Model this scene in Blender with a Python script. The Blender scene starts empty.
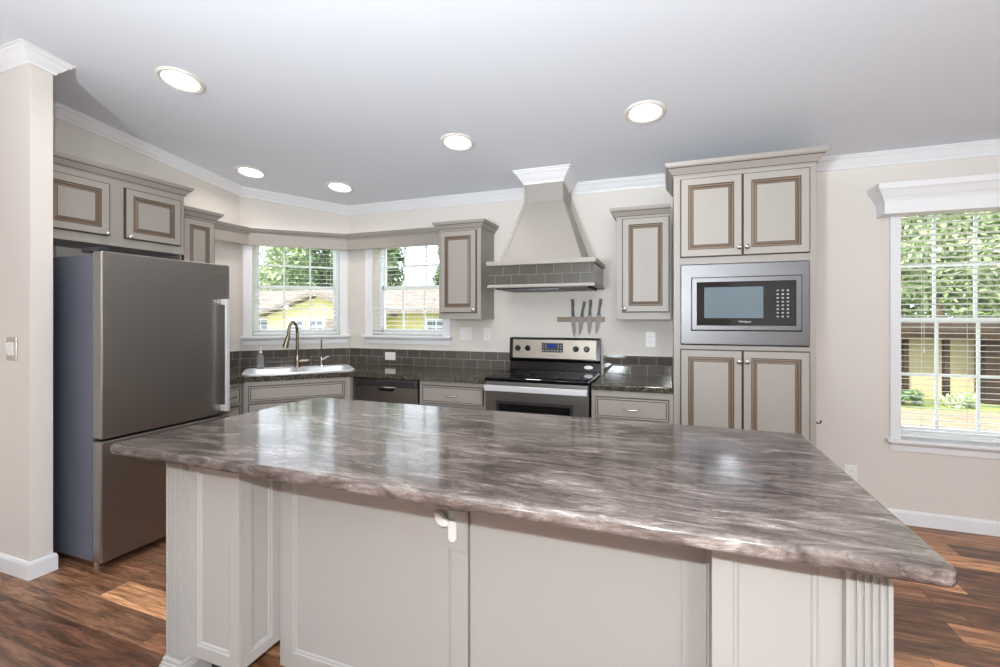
import bpy, bmesh, math, random
from mathutils import Matrix, Vector
C = bpy.context.scene.collection
SC = bpy.context.scene
R = math.radians
# ------------------------------------------------------------ camera, world, lights, exposure
cd = bpy.data.cameras.new('camera'); cam = bpy.data.objects.new('camera', cd); C.objects.link(cam)
cam.location = (0, 0, 1.365); cam.rotation_euler = (R(90), 0, R(20.25))
cd.sensor_width = 36; cd.lens = 36*457.7/1000; cd.shift_y = -16.2/1000; cd.clip_start = .02
SC.camera = cam
SC.view_settings.view_transform = 'Standard'; SC.view_settings.look = 'None'
SC.view_settings.gamma = 1; SC.view_settings.use_curve_mapping = False
SC.view_settings.exposure = 0.0
wd = bpy.data.worlds.new('sky'); SC.world = wd; wd.use_nodes = True
wn = wd.node_tree.nodes; wn['Background'].inputs[0].default_value = (.82, .9, 1, 1); wn['Background'].inputs[1].default_value = 3.6

def lamp(name, typ, loc, energy, color=(1, 1, 1), rot=(0, 0, 0), size=None, size_y=None, shape=None, soft=None):
    l = bpy.data.lights.new(name, typ); l.energy = energy; l.color = color
    if shape: l.shape = shape
    if size: l.size = size
    if size_y: l.size_y = size_y
    if soft is not None: l.shadow_soft_size = soft
    o = bpy.data.objects.new(name, l); C.objects.link(o); o.location = loc; o.rotation_euler = rot
    return o
sun = lamp('sun', 'SUN', (0, -10, 20), 7.5, (1, .96, .88), (R(42), 0, R(-25))); sun.data.angle = R(1)
# added fill lamps by the solid rear and right walls, no window there
lamp('rear_left_fill', 'AREA', (-1.4, -4.35, 1.5), 8, (.93, .97, 1), (R(90), 0, 0), 2.2, 1.7, 'RECTANGLE')
lamp('rear_right_fill', 'AREA', (2.2, -4.35, 1.3), 8, (.93, .97, 1), (R(90), 0, 0), 2.0, 2.1, 'RECTANGLE')
lamp('side_fill', 'AREA', (4.85, .2, 1.45), 28, (.95, .97, 1), (R(90), 0, R(90)), 2.4, 1.6, 'RECTANGLE')
# added spot behind the camera, aimed up and forward to brighten the ceiling
bs = lamp('ceiling_fill_spot', 'SPOT', (-1.0, -1.9, 1.35), 900, (.84, .94, 1), (R(133), 0, R(-8)), soft=.2); bs.data.spot_size = R(110); bs.data.spot_blend = 1
# a bare strobe on a stand behind the photographer
lamp('stand_strobe', 'POINT', (.9, -1.9, 2.62), 110, (.90, .975, 1), soft=.16)
# the photographer's flash just above the lens
lamp('camera_flash', 'POINT', (.03, -.10, 1.56), 105, (.93, .98, 1), soft=.015)

# ------------------------------------------------------------ materials
def srgb(r, g, b):
    f = lambda c: ((c/255+.055)/1.055)**2.4 if c > 10 else c/255/12.92
    return (f(r), f(g), f(b), 1)
def mat(name, col, rough=.5, metal=0, spec=.5, coat=0, bump=0, bscale=40, emit=None, estr=0):
    m = bpy.data.materials.new(name); m.use_nodes = True; nt = m.node_tree; b = nt.nodes['Principled BSDF']
    b.inputs['Base Color'].default_value = srgb(*col); b.inputs['Roughness'].default_value = rough
    b.inputs['Metallic'].default_value = metal; b.inputs['Specular IOR Level'].default_value = spec
    b.inputs['Coat Weight'].default_value = coat
    if emit: b.inputs['Emission Color'].default_value = srgb(*emit); b.inputs['Emission Strength'].default_value = estr
    tc = nt.nodes.new('ShaderNodeTexCoord'); nz = nt.nodes.new('ShaderNodeTexNoise'); nz.inputs['Scale'].default_value = bscale
    nz.inputs['Detail'].default_value = 4
    nt.links.new(tc.outputs['Object'], nz.inputs['Vector'])
    mr = nt.nodes.new('ShaderNodeMapRange'); mr.inputs[3].default_value = max(0, rough-(.008 if metal else .03)); mr.inputs[4].default_value = min(1, rough+(.008 if metal else .03))
    nt.links.new(nz.outputs[0], mr.inputs[0]); nt.links.new(mr.outputs[0], b.inputs['Roughness'])
    if bump:
        bp = nt.nodes.new('ShaderNodeBump'); bp.inputs['Strength'].default_value = bump; bp.inputs['Distance'].default_value = .002
        nt.links.new(nz.outputs[0], bp.inputs['Height']); nt.links.new(bp.outputs[0], b.inputs['Normal'])
    return m
class NT:
    def __init__(s, m): s.t = m.node_tree; s.b = s.t.nodes['Principled BSDF']
    def n(s, typ, **kw):
        x = s.t.nodes.new('ShaderNode'+typ)
        for k, v in kw.items(): setattr(x, k, v)
        return x
    def l(s, a, b): s.t.links.new(a, b)
    def math(s, op, a, b=None):
        x = s.n('Math', operation=op)
        for i, v in enumerate((a, b)):
            if v is None: continue
            if hasattr(v, 'is_output'): s.l(v, x.inputs[i])
            else: x.inputs[i].default_value = v
        return x.outputs[0]
    def xyz(s, src='Object'):
        tc = s.n('TexCoord'); sp = s.n('SeparateXYZ'); s.l(tc.outputs[src], sp.inputs[0]); return sp.outputs
    def comb(s, x, y, z=0):
        c = s.n('CombineXYZ')
        for i, v in enumerate((x, y, z)):
            if hasattr(v, 'is_output'): s.l(v, c.inputs[i])
            else: c.inputs[i].default_value = v
        return c.outputs[0]
    def noise(s, vec, scale, detail=4, dist=0, rough=.5):
        x = s.n('TexNoise'); s.l(vec, x.inputs['Vector']); x.inputs['Scale'].default_value = scale
        x.inputs['Detail'].default_value = detail; x.inputs['Distortion'].default_value = dist; x.inputs['Roughness'].default_value = rough
        return x.outputs[0]
    def ramp(s, fac, stops):
        x = s.n('ValToRGB'); s.l(fac, x.inputs[0]); cr = x.color_ramp
        cr.elements[0].position = stops[0][0]; cr.elements[0].color = srgb(*stops[0][1])
        cr.elements[1].position = stops[-1][0]; cr.elements[1].color = srgb(*stops[-1][1])
        for p, c in stops[1:-1]: e = cr.elements.new(p); e.color = srgb(*c)
        return x.outputs[0]
    def mix(s, fac, a, b, mode='MIX'):
        x = s.n('Mix', data_type='RGBA', blend_type=mode)
        for i, v in ((0, fac), (6, a), (7, b)):
            if hasattr(v, 'is_output'): s.l(v, x.inputs[i])
            else: x.inputs[i].default_value = v
        return x.outputs[2]
M = {}
M['wall'] = mat('wall_paint', (222, 215, 208), .85, spec=.2, bump=.15, bscale=120)
M['ceil'] = mat('ceiling_paint', (232, 236, 243), .9, spec=.1, bump=.1, bscale=90)
M['white'] = mat('white_trim_paint', (235, 235, 237), .4)
M['cab'] = mat('greige_cabinet_paint', (160, 153, 146), .42)
M['glz'] = mat('dark_brown_glaze', (74, 60, 48), .45)
M['glm'] = mat('brown_glaze', (122, 104, 88), .45)
M['cabd'] = mat('cabinet_shadow_grey', (150, 142, 135), .5)
M['isl'] = mat('island_paint', (178, 174, 170), .42)
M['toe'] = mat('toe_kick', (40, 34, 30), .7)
M['steel'] = mat('stainless_steel', (112, 111, 113), .38, 1)
M['steeld'] = mat('dark_stainless', (138, 135, 132), .34, 1)
M['bright'] = mat('bright_handle_metal', (222, 222, 224), .35, .4)
M['fridge'] = mat('fridge_door_stainless', (158, 155, 151), .34, 1)
M['warmsteel'] = mat('warm_brushed_steel', (156, 148, 138), .42, 1)
M['chrome'] = mat('chrome', (225, 225, 225), .12, 1)
M['bronze'] = mat('brushed_bronze_nickel', (150, 138, 118), .25, 1)
M['nickel'] = mat('satin_nickel', (200, 195, 188), .25, 1)
M['black'] = mat('black_enamel', (16, 15, 16), .15)
M['blackg'] = mat('black_glass', (8, 8, 10), .05, spec=.6)
M['dark'] = mat('dark_plastic', (42, 41, 42), .4)
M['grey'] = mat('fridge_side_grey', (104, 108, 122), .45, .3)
M['plastic'] = mat('white_plastic', (238, 236, 232), .35)
M['screen'] = mat('microwave_mesh_window', (96, 112, 122), .12, spec=.8)
M['disp'] = mat('clock_display', (10, 20, 60), .2, emit=(60, 90, 230), estr=.25)
M['lens'] = mat('lit_lens', (255, 255, 255), .5, emit=(255, 250, 240), estr=5)
M['ring'] = mat('light_trim', (225, 220, 212), .5)
M['handle'] = mat('knife_handle', (45, 42, 42), .4)
M['blade'] = mat('knife_blade', (112, 108, 106), .5, 1)
M['rackwood'] = mat('knife_rack_wood', (142, 122, 104), .5, bump=.3, bscale=60)
M['blind'] = mat('blind_slat', (236, 236, 232), .5)
M['vinyl'] = mat('vinyl_window', (236, 238, 240), .4)
M['logo'] = mat('logo_print', (215, 215, 215), .4)
M['logod'] = mat('logo_print_dark', (95, 95, 95), .4)
M['logog'] = mat('logo_print_green', (120, 140, 110), .4)
M['mark'] = mat('control_print', (150, 155, 158), .5)
# clear glass
g = bpy.data.materials.new('window_glass'); g.use_nodes = True; t = g.node_tree; t.nodes.clear()
o_ = t.nodes.new('ShaderNodeOutputMaterial'); mx = t.nodes.new('ShaderNodeMixShader'); tr = t.nodes.new('ShaderNodeBsdfTransparent'); gl = t.nodes.new('ShaderNodeBsdfGlossy')
gl.inputs['Roughness'].default_value = .02; mx.inputs[0].default_value = .05
t.links.new(tr.outputs[0], mx.inputs[1]); t.links.new(gl.outputs[0], mx.inputs[2]); t.links.new(mx.outputs[0], o_.inputs[0]); M['glass'] = g
cg = bpy.data.materials.new('clear_bottle'); cg.use_nodes = True; b = cg.node_tree.nodes['Principled BSDF']
b.inputs['Base Color'].default_value = srgb(225, 230, 235); b.inputs['Roughness'].default_value = .08; b.inputs['Transmission Weight'].default_value = .8; M['clear'] = cg
# floor planks running along x
m = mat('wood_plank_floor', (120, 80, 55), .38); k = NT(m); X, Y, Z = k.xyz()
row = k.math('FLOOR', k.math('DIVIDE', k.math('ADD', Y, 20.039), .15))
wr = k.n('TexWhiteNoise', noise_dimensions='1D'); k.l(row, wr.inputs['W'])
xs = k.math('ADD', k.math('DIVIDE', k.math('ADD', X, 30), 1.15), wr.outputs[0]); colm = k.math('FLOOR', xs)
wc = k.n('TexWhiteNoise', noise_dimensions='2D'); k.l(k.comb(row, colm), wc.inputs['Vector'])
sh = k.math('MULTIPLY', wc.outputs[0], 37)
gr = k.noise(k.comb(k.math('MULTIPLY', X, 1.7), k.math('MULTIPLY', Y, 15), sh), 2.0, 10, .5, .72)
g2 = k.noise(k.comb(k.math('MULTIPLY', X, 3), k.math('MULTIPLY', Y, 60), sh), 2.0, 4, .3)
base = k.ramp(wc.outputs[0], [(0, (74, 47, 34)), (.25, (104, 68, 46)), (.45, (92, 66, 50)), (.6, (130, 86, 58)), (.72, (96, 70, 52)), (.85, (146, 100, 66)), (1, (172, 124, 84))])
dk = k.ramp(gr, [(.34, (70, 60, 54)), (.5, (185, 175, 166)), (.62, (255, 250, 240))])
c1 = k.mix(.85, base, dk, 'MULTIPLY')
c2 = k.mix(.35, c1, k.ramp(g2, [(.35, (120, 110, 105)), (.65, (255, 255, 255))]), 'MULTIPLY')
fy = k.math('FRACT', k.math('DIVIDE', k.math('ADD', Y, 20.039), .15)); fx = k.math('FRACT', xs)
e1 = k.math('LESS_THAN', fy, .024); e2 = k.math('LESS_THAN', fx, .0032); ed = k.math('MAXIMUM', e1, e2)
c3 = k.mix(k.math('MULTIPLY', ed, .75), c2, srgb(40, 28, 22))
c4 = k.n('HueSaturation'); k.l(c3, c4.inputs['Color']); c4.inputs['Value'].default_value = 2.7; c4.inputs['Saturation'].default_value = .92
k.l(c4.outputs[0], k.b.inputs['Base Color']); M['floor'] = m
# island laminate: streaky taupe stone along x
m = mat('streaky_stone_laminate', (130, 118, 114), .12, spec=.55); k = NT(m); X, Y, Z = k.xyz()
wv = k.noise(k.comb(X, k.math('MULTIPLY', Y, 1.6), Z), 1.6, 3)
yy = k.math('ADD', Y, k.math('MULTIPLY', wv, .14))
n1 = k.noise(k.comb(k.math('MULTIPLY', X, 2.4), k.math('MULTIPLY', yy, 9.5), k.math('MULTIPLY', Z, 7)), 2.4, 11, .7, .74)
n2 = k.noise(k.comb(k.math('MULTIPLY', X, 6), k.math('MULTIPLY', yy, 30), k.math('MULTIPLY', Z, 30)), 3, 7, .6, .75)
n3 = k.noise(k.comb(k.math('MULTIPLY', X, .8), k.math('MULTIPLY', yy, 2.2), Z), 1.5, 3, .5)
f = k.math('ADD', k.math('MULTIPLY', n1, .65), k.math('ADD', k.math('MULTIPLY', n2, .25), k.math('MULTIPLY', n3, .25)))
cc = k.ramp(f, [(.44, (48, 39, 37)), (.53, (80, 69, 65)), (.59, (106, 94, 89)), (.65, (132, 120, 114)), (.70, (172, 161, 156)), (.76, (212, 205, 201))])
vn = k.n('TexVoronoi', feature='DISTANCE_TO_EDGE'); k.l(k.comb(k.math('ADD', k.math('MULTIPLY', X, 1.6), k.math('MULTIPLY', n1, 1.2)), k.math('ADD', k.math('MULTIPLY', yy, 4.5), n3), Z), vn.inputs['Vector']); vn.inputs['Scale'].default_value = 1.6
vein = k.math('MULTIPLY', k.math('LESS_THAN', vn.outputs['Distance'], .012), k.math('GREATER_THAN', n3, .5))
k.l(k.mix(k.math('MULTIPLY', vein, .55), cc, srgb(60, 50, 52)), k.b.inputs['Base Color']); M['stone'] = m
# dark speckled counter
m = mat('dark_speckled_counter', (66, 62, 54), .1, spec=.6); k = NT(m); X, Y, Z = k.xyz()
n1 = k.noise(k.comb(X, Y, Z), 70, 6, 0, .7)
k.l(k.ramp(n1, [(.38, (34, 32, 28)), (.5, (66, 62, 53)), (.6, (104, 99, 84)), (.7, (140, 134, 118))]), k.b.inputs['Base Color']); M['granite'] = m
# glossy subway tile
def tile_mat(name, c1, c2, grout, w, h, z0, rough):
    m = mat(name, c1, rough, spec=.7); k = NT(m); X, Y, Z = k.xyz()
    bt = k.n('TexBrick'); k.l(k.comb(k.math('ADD', X, Y), k.math('SUBTRACT', Z, z0)), bt.inputs['Vector'])
    bt.inputs['Scale'].default_value = 1; bt.inputs['Brick Width'].default_value = w; bt.inputs['Row Height'].default_value = h
    bt.inputs['Mortar Size'].default_value = .0016; bt.inputs['Mortar Smooth'].default_value = 0; bt.inputs['Bias'].default_value = 0
    bt.inputs['Color1'].default_value = srgb(*c1); bt.inputs['Color2'].default_value = srgb(*c2); bt.inputs['Mortar'].default_value = srgb(*grout)
    k.l(bt.outputs[0], k.b.inputs['Base Color'])
    bp = k.n('Bump'); bp.inputs['Strength'].default_value = .4; bp.inputs['Distance'].default_value = .002; bp.invert = True
    k.l(bt.outputs['Fac'], bp.inputs['Height']); k.l(bp.outputs[0], k.b.inputs['Normal'])
    return m
M['tile'] = tile_mat('smoky_glass_tile', (84, 78, 72), (94, 87, 80), (160, 154, 146), .13, .073, 0, .06)
M['htile'] = tile_mat('hood_tile', (80, 77, 71), (88, 85, 78), (136, 131, 124), .13, .0735, .025, .15)
# stuff outdoors
def noisy(name, a, b_, scale, rough=.9, det=5):
    m = mat(name, a, rough, spec=.1); k = NT(m); X, Y, Z = k.xyz()
    k.l(k.ramp(k.noise(k.comb(X, Y, Z), scale, det), [(.35, a), (.65, b_)]), k.b.inputs['Base Color']); return m
M['grass'] = noisy('lawn', (100, 118, 62), (150, 155, 95), 2.5)
M['path'] = noisy('sandy_drive', (140, 120, 98), (156, 137, 114), 1.5)
M['leaf'] = noisy('light_leaves', (120, 145, 92), (198, 212, 168), 1.2)
M['leafd'] = noisy('dark_leaves', (60, 88, 56), (125, 152, 105), 1.5)
M['bark'] = noisy('bark', (90, 75, 60), (120, 105, 88), 8)
M['yellow'] = noisy('yellow_siding', (196, 186, 128), (204, 194, 138), 3)
M['shingle'] = noisy('weathered_shingles', (122, 112, 105), (138, 129, 121), 3)
M['beige'] = noisy('beige_stucco', (176, 165, 128), (186, 175, 138), 2)
M['brown'] = noisy('dark_brown_boards', (46, 36, 27), (60, 47, 35), 3)
M['pane'] = mat('house_pane', (90, 100, 110), .15)

# ------------------------------------------------------------ mesh builder
class MB:
    def __init__(s): s.v = []; s.f = []; s.m = []
    def add(s, vs, fs, m=0):
        o = len(s.v); s.v += [tuple(v) for v in vs]
        for f in fs: s.f.append([o+i for i in f]); s.m.append(m)
        return s
    def box(s, x0, x1, y0, y1, z0, z1, m=0):
        return s.add([(x0,y0,z0),(x1,y0,z0),(x1,y1,z0),(x0,y1,z0),(x0,y0,z1),(x1,y0,z1),(x1,y1,z1),(x0,y1,z1)],
                     [(0,3,2,1),(4,5,6,7),(0,1,5,4),(1,2,6,5),(2,3,7,6),(3,0,4,7)], m)
    def prism(s, poly, z0, z1, m=0):
        n = len(poly); zf = z1 if callable(z1) else (lambda x, y: z1)
        vs = [(x, y, z0) for x, y in poly]+[(x, y, zf(x, y)) for x, y in poly]
        return s.add(vs, [tuple(reversed(range(n))), tuple(range(n, 2*n))]+[(i, (i+1) % n, n+(i+1) % n, n+i) for i in range(n)], m)
    def xprism(s, poly, x0, x1, m=0):       # poly in (y,z)
        n = len(poly)
        return s.add([(x0, y, z) for y, z in poly]+[(x1, y, z) for y, z in poly],
                     [tuple(range(n)), tuple(reversed(range(n, 2*n)))]+[(i, n+i, n+(i+1) % n, (i+1) % n) for i in range(n)], m)
    def yprism(s, poly, y0, y1, m=0):       # poly in (x,z)
        n = len(poly)
        return s.add([(x, y0, z) for x, z in poly]+[(x, y1, z) for x, z in poly],
                     [tuple(range(n)), tuple(reversed(range(n, 2*n)))]+[(i, n+i, n+(i+1) % n, (i+1) % n) for i in range(n)], m)
    def rings(s, x0, x1, z0, z1, rs, m_last=0, y=0):
        # rs: (inset, depth towards -y, material of the strip leading to this ring)
        vs = []; fs = []; ms = []
        for i, (a, d, mm) in enumerate(rs):
            vs += [(x0+a, y-d, z0+a), (x1-a, y-d, z0+a), (x1-a, y-d, z1-a), (x0+a, y-d, z1-a)]
            if i:
                p = 4*(i-1); q = 4*i
                for j in range(4): fs.append((p+j, p+(j+1) % 4, q+(j+1) % 4, q+j)); ms.append(mm)
        q = 4*(len(rs)-1); fs.append((q, q+1, q+2, q+3)); ms.append(m_last); fs.append((3, 2, 1, 0)); ms.append(rs[1][2])
        o = len(s.v); s.v += vs
        for f, mm in zip(fs, ms): s.f.append([o+i for i in f]); s.m.append(mm)
        return s
    def sweep(s, path, prof, m=0, zf=None, closed=False):
        if isinstance(m, (list, tuple)): ml = m; m = 0
        else: ml = None
        f0_ = len(s.f)
        n = len(path); k = len(prof); vs = []
        for i in range(n):
            P = Vector(path[i][:2]); z = path[i][2] if len(path[i]) > 2 else 0
            def dr(a, b):
                d = Vector(path[b][:2])-Vector(path[a][:2]); d.normalize(); return Vector((d.y, -d.x))
            na = dr(i-1, i) if (i > 0 or closed) else None
            nb = dr(i, (i+1) % n) if (i < n-1 or closed) else None
            if na is None: mt = nb
            elif nb is None: mt = na
            else: mt = (na+nb)/(1+na.dot(nb))
            for o_, h in prof:
                q = P+mt*o_; vs.append((q.x, q.y, (zf(q.x, q.y) if zf else z)+h))
        fs = []
        for i in range(n if closed else n-1):
            a = i*k; b = ((i+1) % n)*k
            for j in range(k): fs.append((a+j, a+(j+1) % k, b+(j+1) % k, b+j))
        if not closed: fs += [tuple(range(k)), tuple(reversed(range((n-1)*k, n*k)))]
        s.add(vs, fs, m)
        if ml:
            for i in range((n if closed else n-1)*k): s.m[f0_+i] = ml[i % k]
        return s
    def lathe(s, prof, n=24, m=0, mx=None):
        mx = mx or Matrix(); k = len(prof); vs = []
        for i in range(n):
            a = 2*math.pi*i/n
            for r, z in prof: vs.append(mx @ Vector((r*math.cos(a), r*math.sin(a), z)))
        fs = [(i*k+j, ((i+1) % n)*k+j, ((i+1) % n)*k+j+1, i*k+j+1) for i in range(n) for j in range(k-1)]
        fs.append(tuple(i*k for i in reversed(range(n)))); fs.append(tuple(i*k+k-1 for i in range(n)))
        return s.add(vs, fs, m)
    def tube(s, pts, r, n=12, m=0):
        pts = [Vector(p) for p in pts]; vs = []; k = len(pts); up = None
        rr = r if isinstance(r, (list, tuple)) else [r]*k
        for i, p in enumerate(pts):
            d = (pts[min(i+1, k-1)]-pts[max(i-1, 0)]).normalized()
            if up is None:
                up = Vector((0, 0, 1)) if abs(d.z) < .9 else Vector((1, 0, 0))
            a = d.cross(up).normalized(); b = a.cross(d).normalized(); up = b
            for j in range(n):
                t = 2*math.pi*j/n; vs.append(p+(a*math.cos(t)+b*math.sin(t))*rr[i])
        fs = [(i*n+j, i*n+(j+1) % n, (i+1)*n+(j+1) % n, (i+1)*n+j) for i in range(k-1) for j in range(n)]
        fs += [tuple(reversed(range(n))), tuple(range((k-1)*n, k*n))]
        return s.add(vs, fs, m)
    def build(s, name, mats, parent=None, world=False, bevel=0, seg=2, smooth=False, recalc=True):
        if not isinstance(mats, (list, tuple)): mats = [mats]
        me = bpy.data.meshes.new(name); vs = s.v
        if world and parent is not None:
            iv = parent.matrix_basis.inverted(); vs = [iv @ Vector(v) for v in vs]
        me.from_pydata([tuple(v) for v in vs], [], s.f)
        for a in mats: me.materials.append(M[a] if isinstance(a, str) else a)
        for p, mm in zip(me.polygons, s.m): p.material_index = mm
        if recalc:
            bm = bmesh.new(); bm.from_mesh(me); bmesh.ops.recalc_face_normals(bm, faces=bm.faces); bm.to_mesh(me); bm.free()
        if smooth:
            for p in me.polygons: p.use_smooth = True
            me.set_sharp_from_angle(angle=R(40))
        o = bpy.data.objects.new(name, me); C.objects.link(o)
        if parent is not None: o.parent = parent
        if bevel:
            md = o.modifiers.new('bevel', 'BEVEL'); md.width = bevel; md.segments = seg; md.limit_method = 'ANGLE'; md.angle_limit = R(35)
        return o
def tag(o, label, cat, group=None, kind=None):
    if label: o['label'] = label
    if cat: o['category'] = cat
    if group: o['group'] = group
    if kind: o['kind'] = kind
    return o
def thing(name, label, cat, loc=(0, 0, 0), rz=0, group=None, rx=0):
    o = bpy.data.objects.new(name, None); C.objects.link(o); o.location = loc; o.rotation_euler = (rx, 0, rz)
    o.matrix_basis  # updated from loc/rot
    o.empty_display_size = .1
    return tag(o, label, cat, group)
def struct(name, mb, mats, **kw):
    o = mb.build(name, mats, **kw); o['kind'] = 'structure'; return o
def copy_tree(o, parent=None):
    c = o.copy(); C.objects.link(c); c.parent = parent
    for ch in [x for x in SC.objects if x.parent == o]: copy_tree(ch, c)
    return c
def text(s, name, size, m, parent, loc, rot, world=True, ext=.0004):
    cu = bpy.data.curves.new(name, 'FONT'); cu.body = s; cu.size = size; cu.extrude = ext; cu.align_x = 'CENTER'; cu.align_y = 'CENTER'
    to = bpy.data.objects.new(name+'_c', cu); C.objects.link(to)
    me = bpy.data.meshes.new_from_object(to.evaluated_get(bpy.context.evaluated_depsgraph_get()))
    bpy.data.objects.remove(to); me.materials.clear(); me.materials.append(M[m])
    mx = Matrix.Translation(loc) @ rot.to_4x4()
    if world: mx = parent.matrix_basis.inverted() @ mx
    me.transform(mx); o = bpy.data.objects.new(name, me); C.objects.link(o); o.parent = parent; return o
from mathutils import Euler
FRONT = Euler((R(90), 0, 0)).to_matrix()          # text readable from -y

# ------------------------------------------------------------ room shell
XL, YB, XR, YR = -3.66, 3.76, 5.0, -4.5
RID = -.6
def zc(x, y): return 2.45+.13*(YB-y) if y >= RID else 2.45+.13*(YB-RID)-.13*(RID-y)
CX, CY = -2.98, 3.08      # corner wall runs (XL,CY) -> (CX,YB)
TH = .2
struct('floor', MB().prism([(XL-.2, YR-.2), (XR+.2, YR-.2), (XR+.2, YB+.2), (XL-.2, YB+.2)], -.12, 0), 'floor')
cb = MB()
for y0, y1 in ((YR-.2, RID), (RID, YB+.24)):
    a, b = zc(0, y0), zc(0, y1)
    cb.add([(XL-.25, y0, a), (XR+.25, y0, a), (XR+.25, y1, b), (XL-.25, y1, b), (XL-.25, y0, a+.12), (XR+.25, y0, a+.12), (XR+.25, y1, b+.12), (XL-.25, y1, b+.12)],
           [(0,3,2,1),(4,5,6,7),(0,1,5,4),(1,2,6,5),(2,3,7,6),(3,0,4,7)])
struct('ceiling', cb, 'ceil')
def wall_seg(mb, P, d, nrm, L, holes, zt):
    """wall face from P along d for L, thickness TH outward (nrm), holes (s0,s1,z0,z1)"""
    ss = sorted({0, L, *[h[0] for h in holes], *[h[1] for h in holes]})
    for a, b in zip(ss, ss[1:]):
        def blk(z0, z1f):
            q = [(P[0]+d[0]*t+nrm[0]*w, P[1]+d[1]*t+nrm[1]*w) for t, w in ((a, 0), (b, 0), (b, TH), (a, TH))]
            mb.prism(q, z0, z1f)
        hs = [h for h in holes if h[0] <= a and h[1] >= b]
        if hs: blk(0, hs[0][2]); z1 = hs[0][3]; blk(z1, zt)
        else: blk(0, zt)
W2 = (-2.71, -1.94, 1.19, 2.12); W3 = (1.436, 2.14, .56, 2.13)
mb = MB(); wall_seg(mb, (CX, YB), (1, 0), (0, 1), XR+.2-CX, [(W2[0]-CX, W2[1]-CX, W2[2], W2[3]), (W3[0]-CX, W3[1]-CX, W3[2], W3[3])], lambda x, y: zc(x, YB)+.06)
struct('wall_back', mb, 'wall')
s2 = math.sqrt(.5)
mb = MB(); wall_seg(mb, (XL, CY), (s2, s2), (-s2, s2), .9617, [(.105, .865, 1.19, 2.12)], lambda x, y: zc(x, min(y, YB))+.05)
struct('wall_corner', mb, 'wall')
mb = MB(); mb.prism([(XL, RID), (XL, CY), (XL-TH, CY+.083), (XL-TH, RID)], 0, lambda x, y: zc(x, y)+.03)
mb.prism([(XL, YR), (XL, RID), (XL-TH, RID), (XL-TH, YR)], 0, lambda x, y: zc(x, y)+.03); struct('wall_left', mb, 'wall')
struct('wall_partition', MB().prism([(XL, 1.39), (-3.12, 1.39), (-3.12, 1.485), (XL, 1.485)], 0, lambda x, y: zc(x, y)+.01), 'wall', bevel=.003)
mb = MB(); mb.prism([(XR, RID), (XR, YB), (XR+TH, YB), (XR+TH, RID)], 0, lambda x, y: zc(x, y)+.03)
mb.prism([(XR, YR), (XR, RID), (XR+TH, RID), (XR+TH, YR)], 0, lambda x, y: zc(x, y)+.03); struct('wall_right', mb, 'wall')
struct('wall_rear', MB().box(XL-TH, XR+TH, YR-TH, YR, 0, 2.6), 'wall')
CROWN = [(0, -.09), (.010, -.09), (.014, -.076), (.034, -.054), (.052, -.028), (.064, -.020), (.068, -.010), (.078, -.006), (.078, .004), (0, .004)]
def up(x, y): return zc(x, y)
struct('trim_1', MB().sweep([(XL, YR+.01), (XL, RID), (XL, 1.39), (-3.12, 1.39), (-3.12, 1.485), (XL, 1.485), (XL, CY), (CX, YB), (XR, YB)], [(a*.86, b*.80 if b < 0 else b) for a, b in CROWN], zf=up), 'white')
BASE = [(0, 0), (.014, 0), (.014, .075), (.010, .088), (.004, .092), (0, .092)]
struct('baseboard_partition', MB().sweep([(XL, 1.39, 0), (-3.12, 1.39, 0), (-3.12, 1.485, 0), (-3.3, 1.485, 0)], BASE), 'white')
struct('baseboard_back', MB().sweep([(.83, YB, 0), (XR, YB, 0)], BASE), 'white')
struct('baseboard_left', MB().sweep([(XL, YR, 0), (XL, 1.35, 0)], BASE), 'white')

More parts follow.
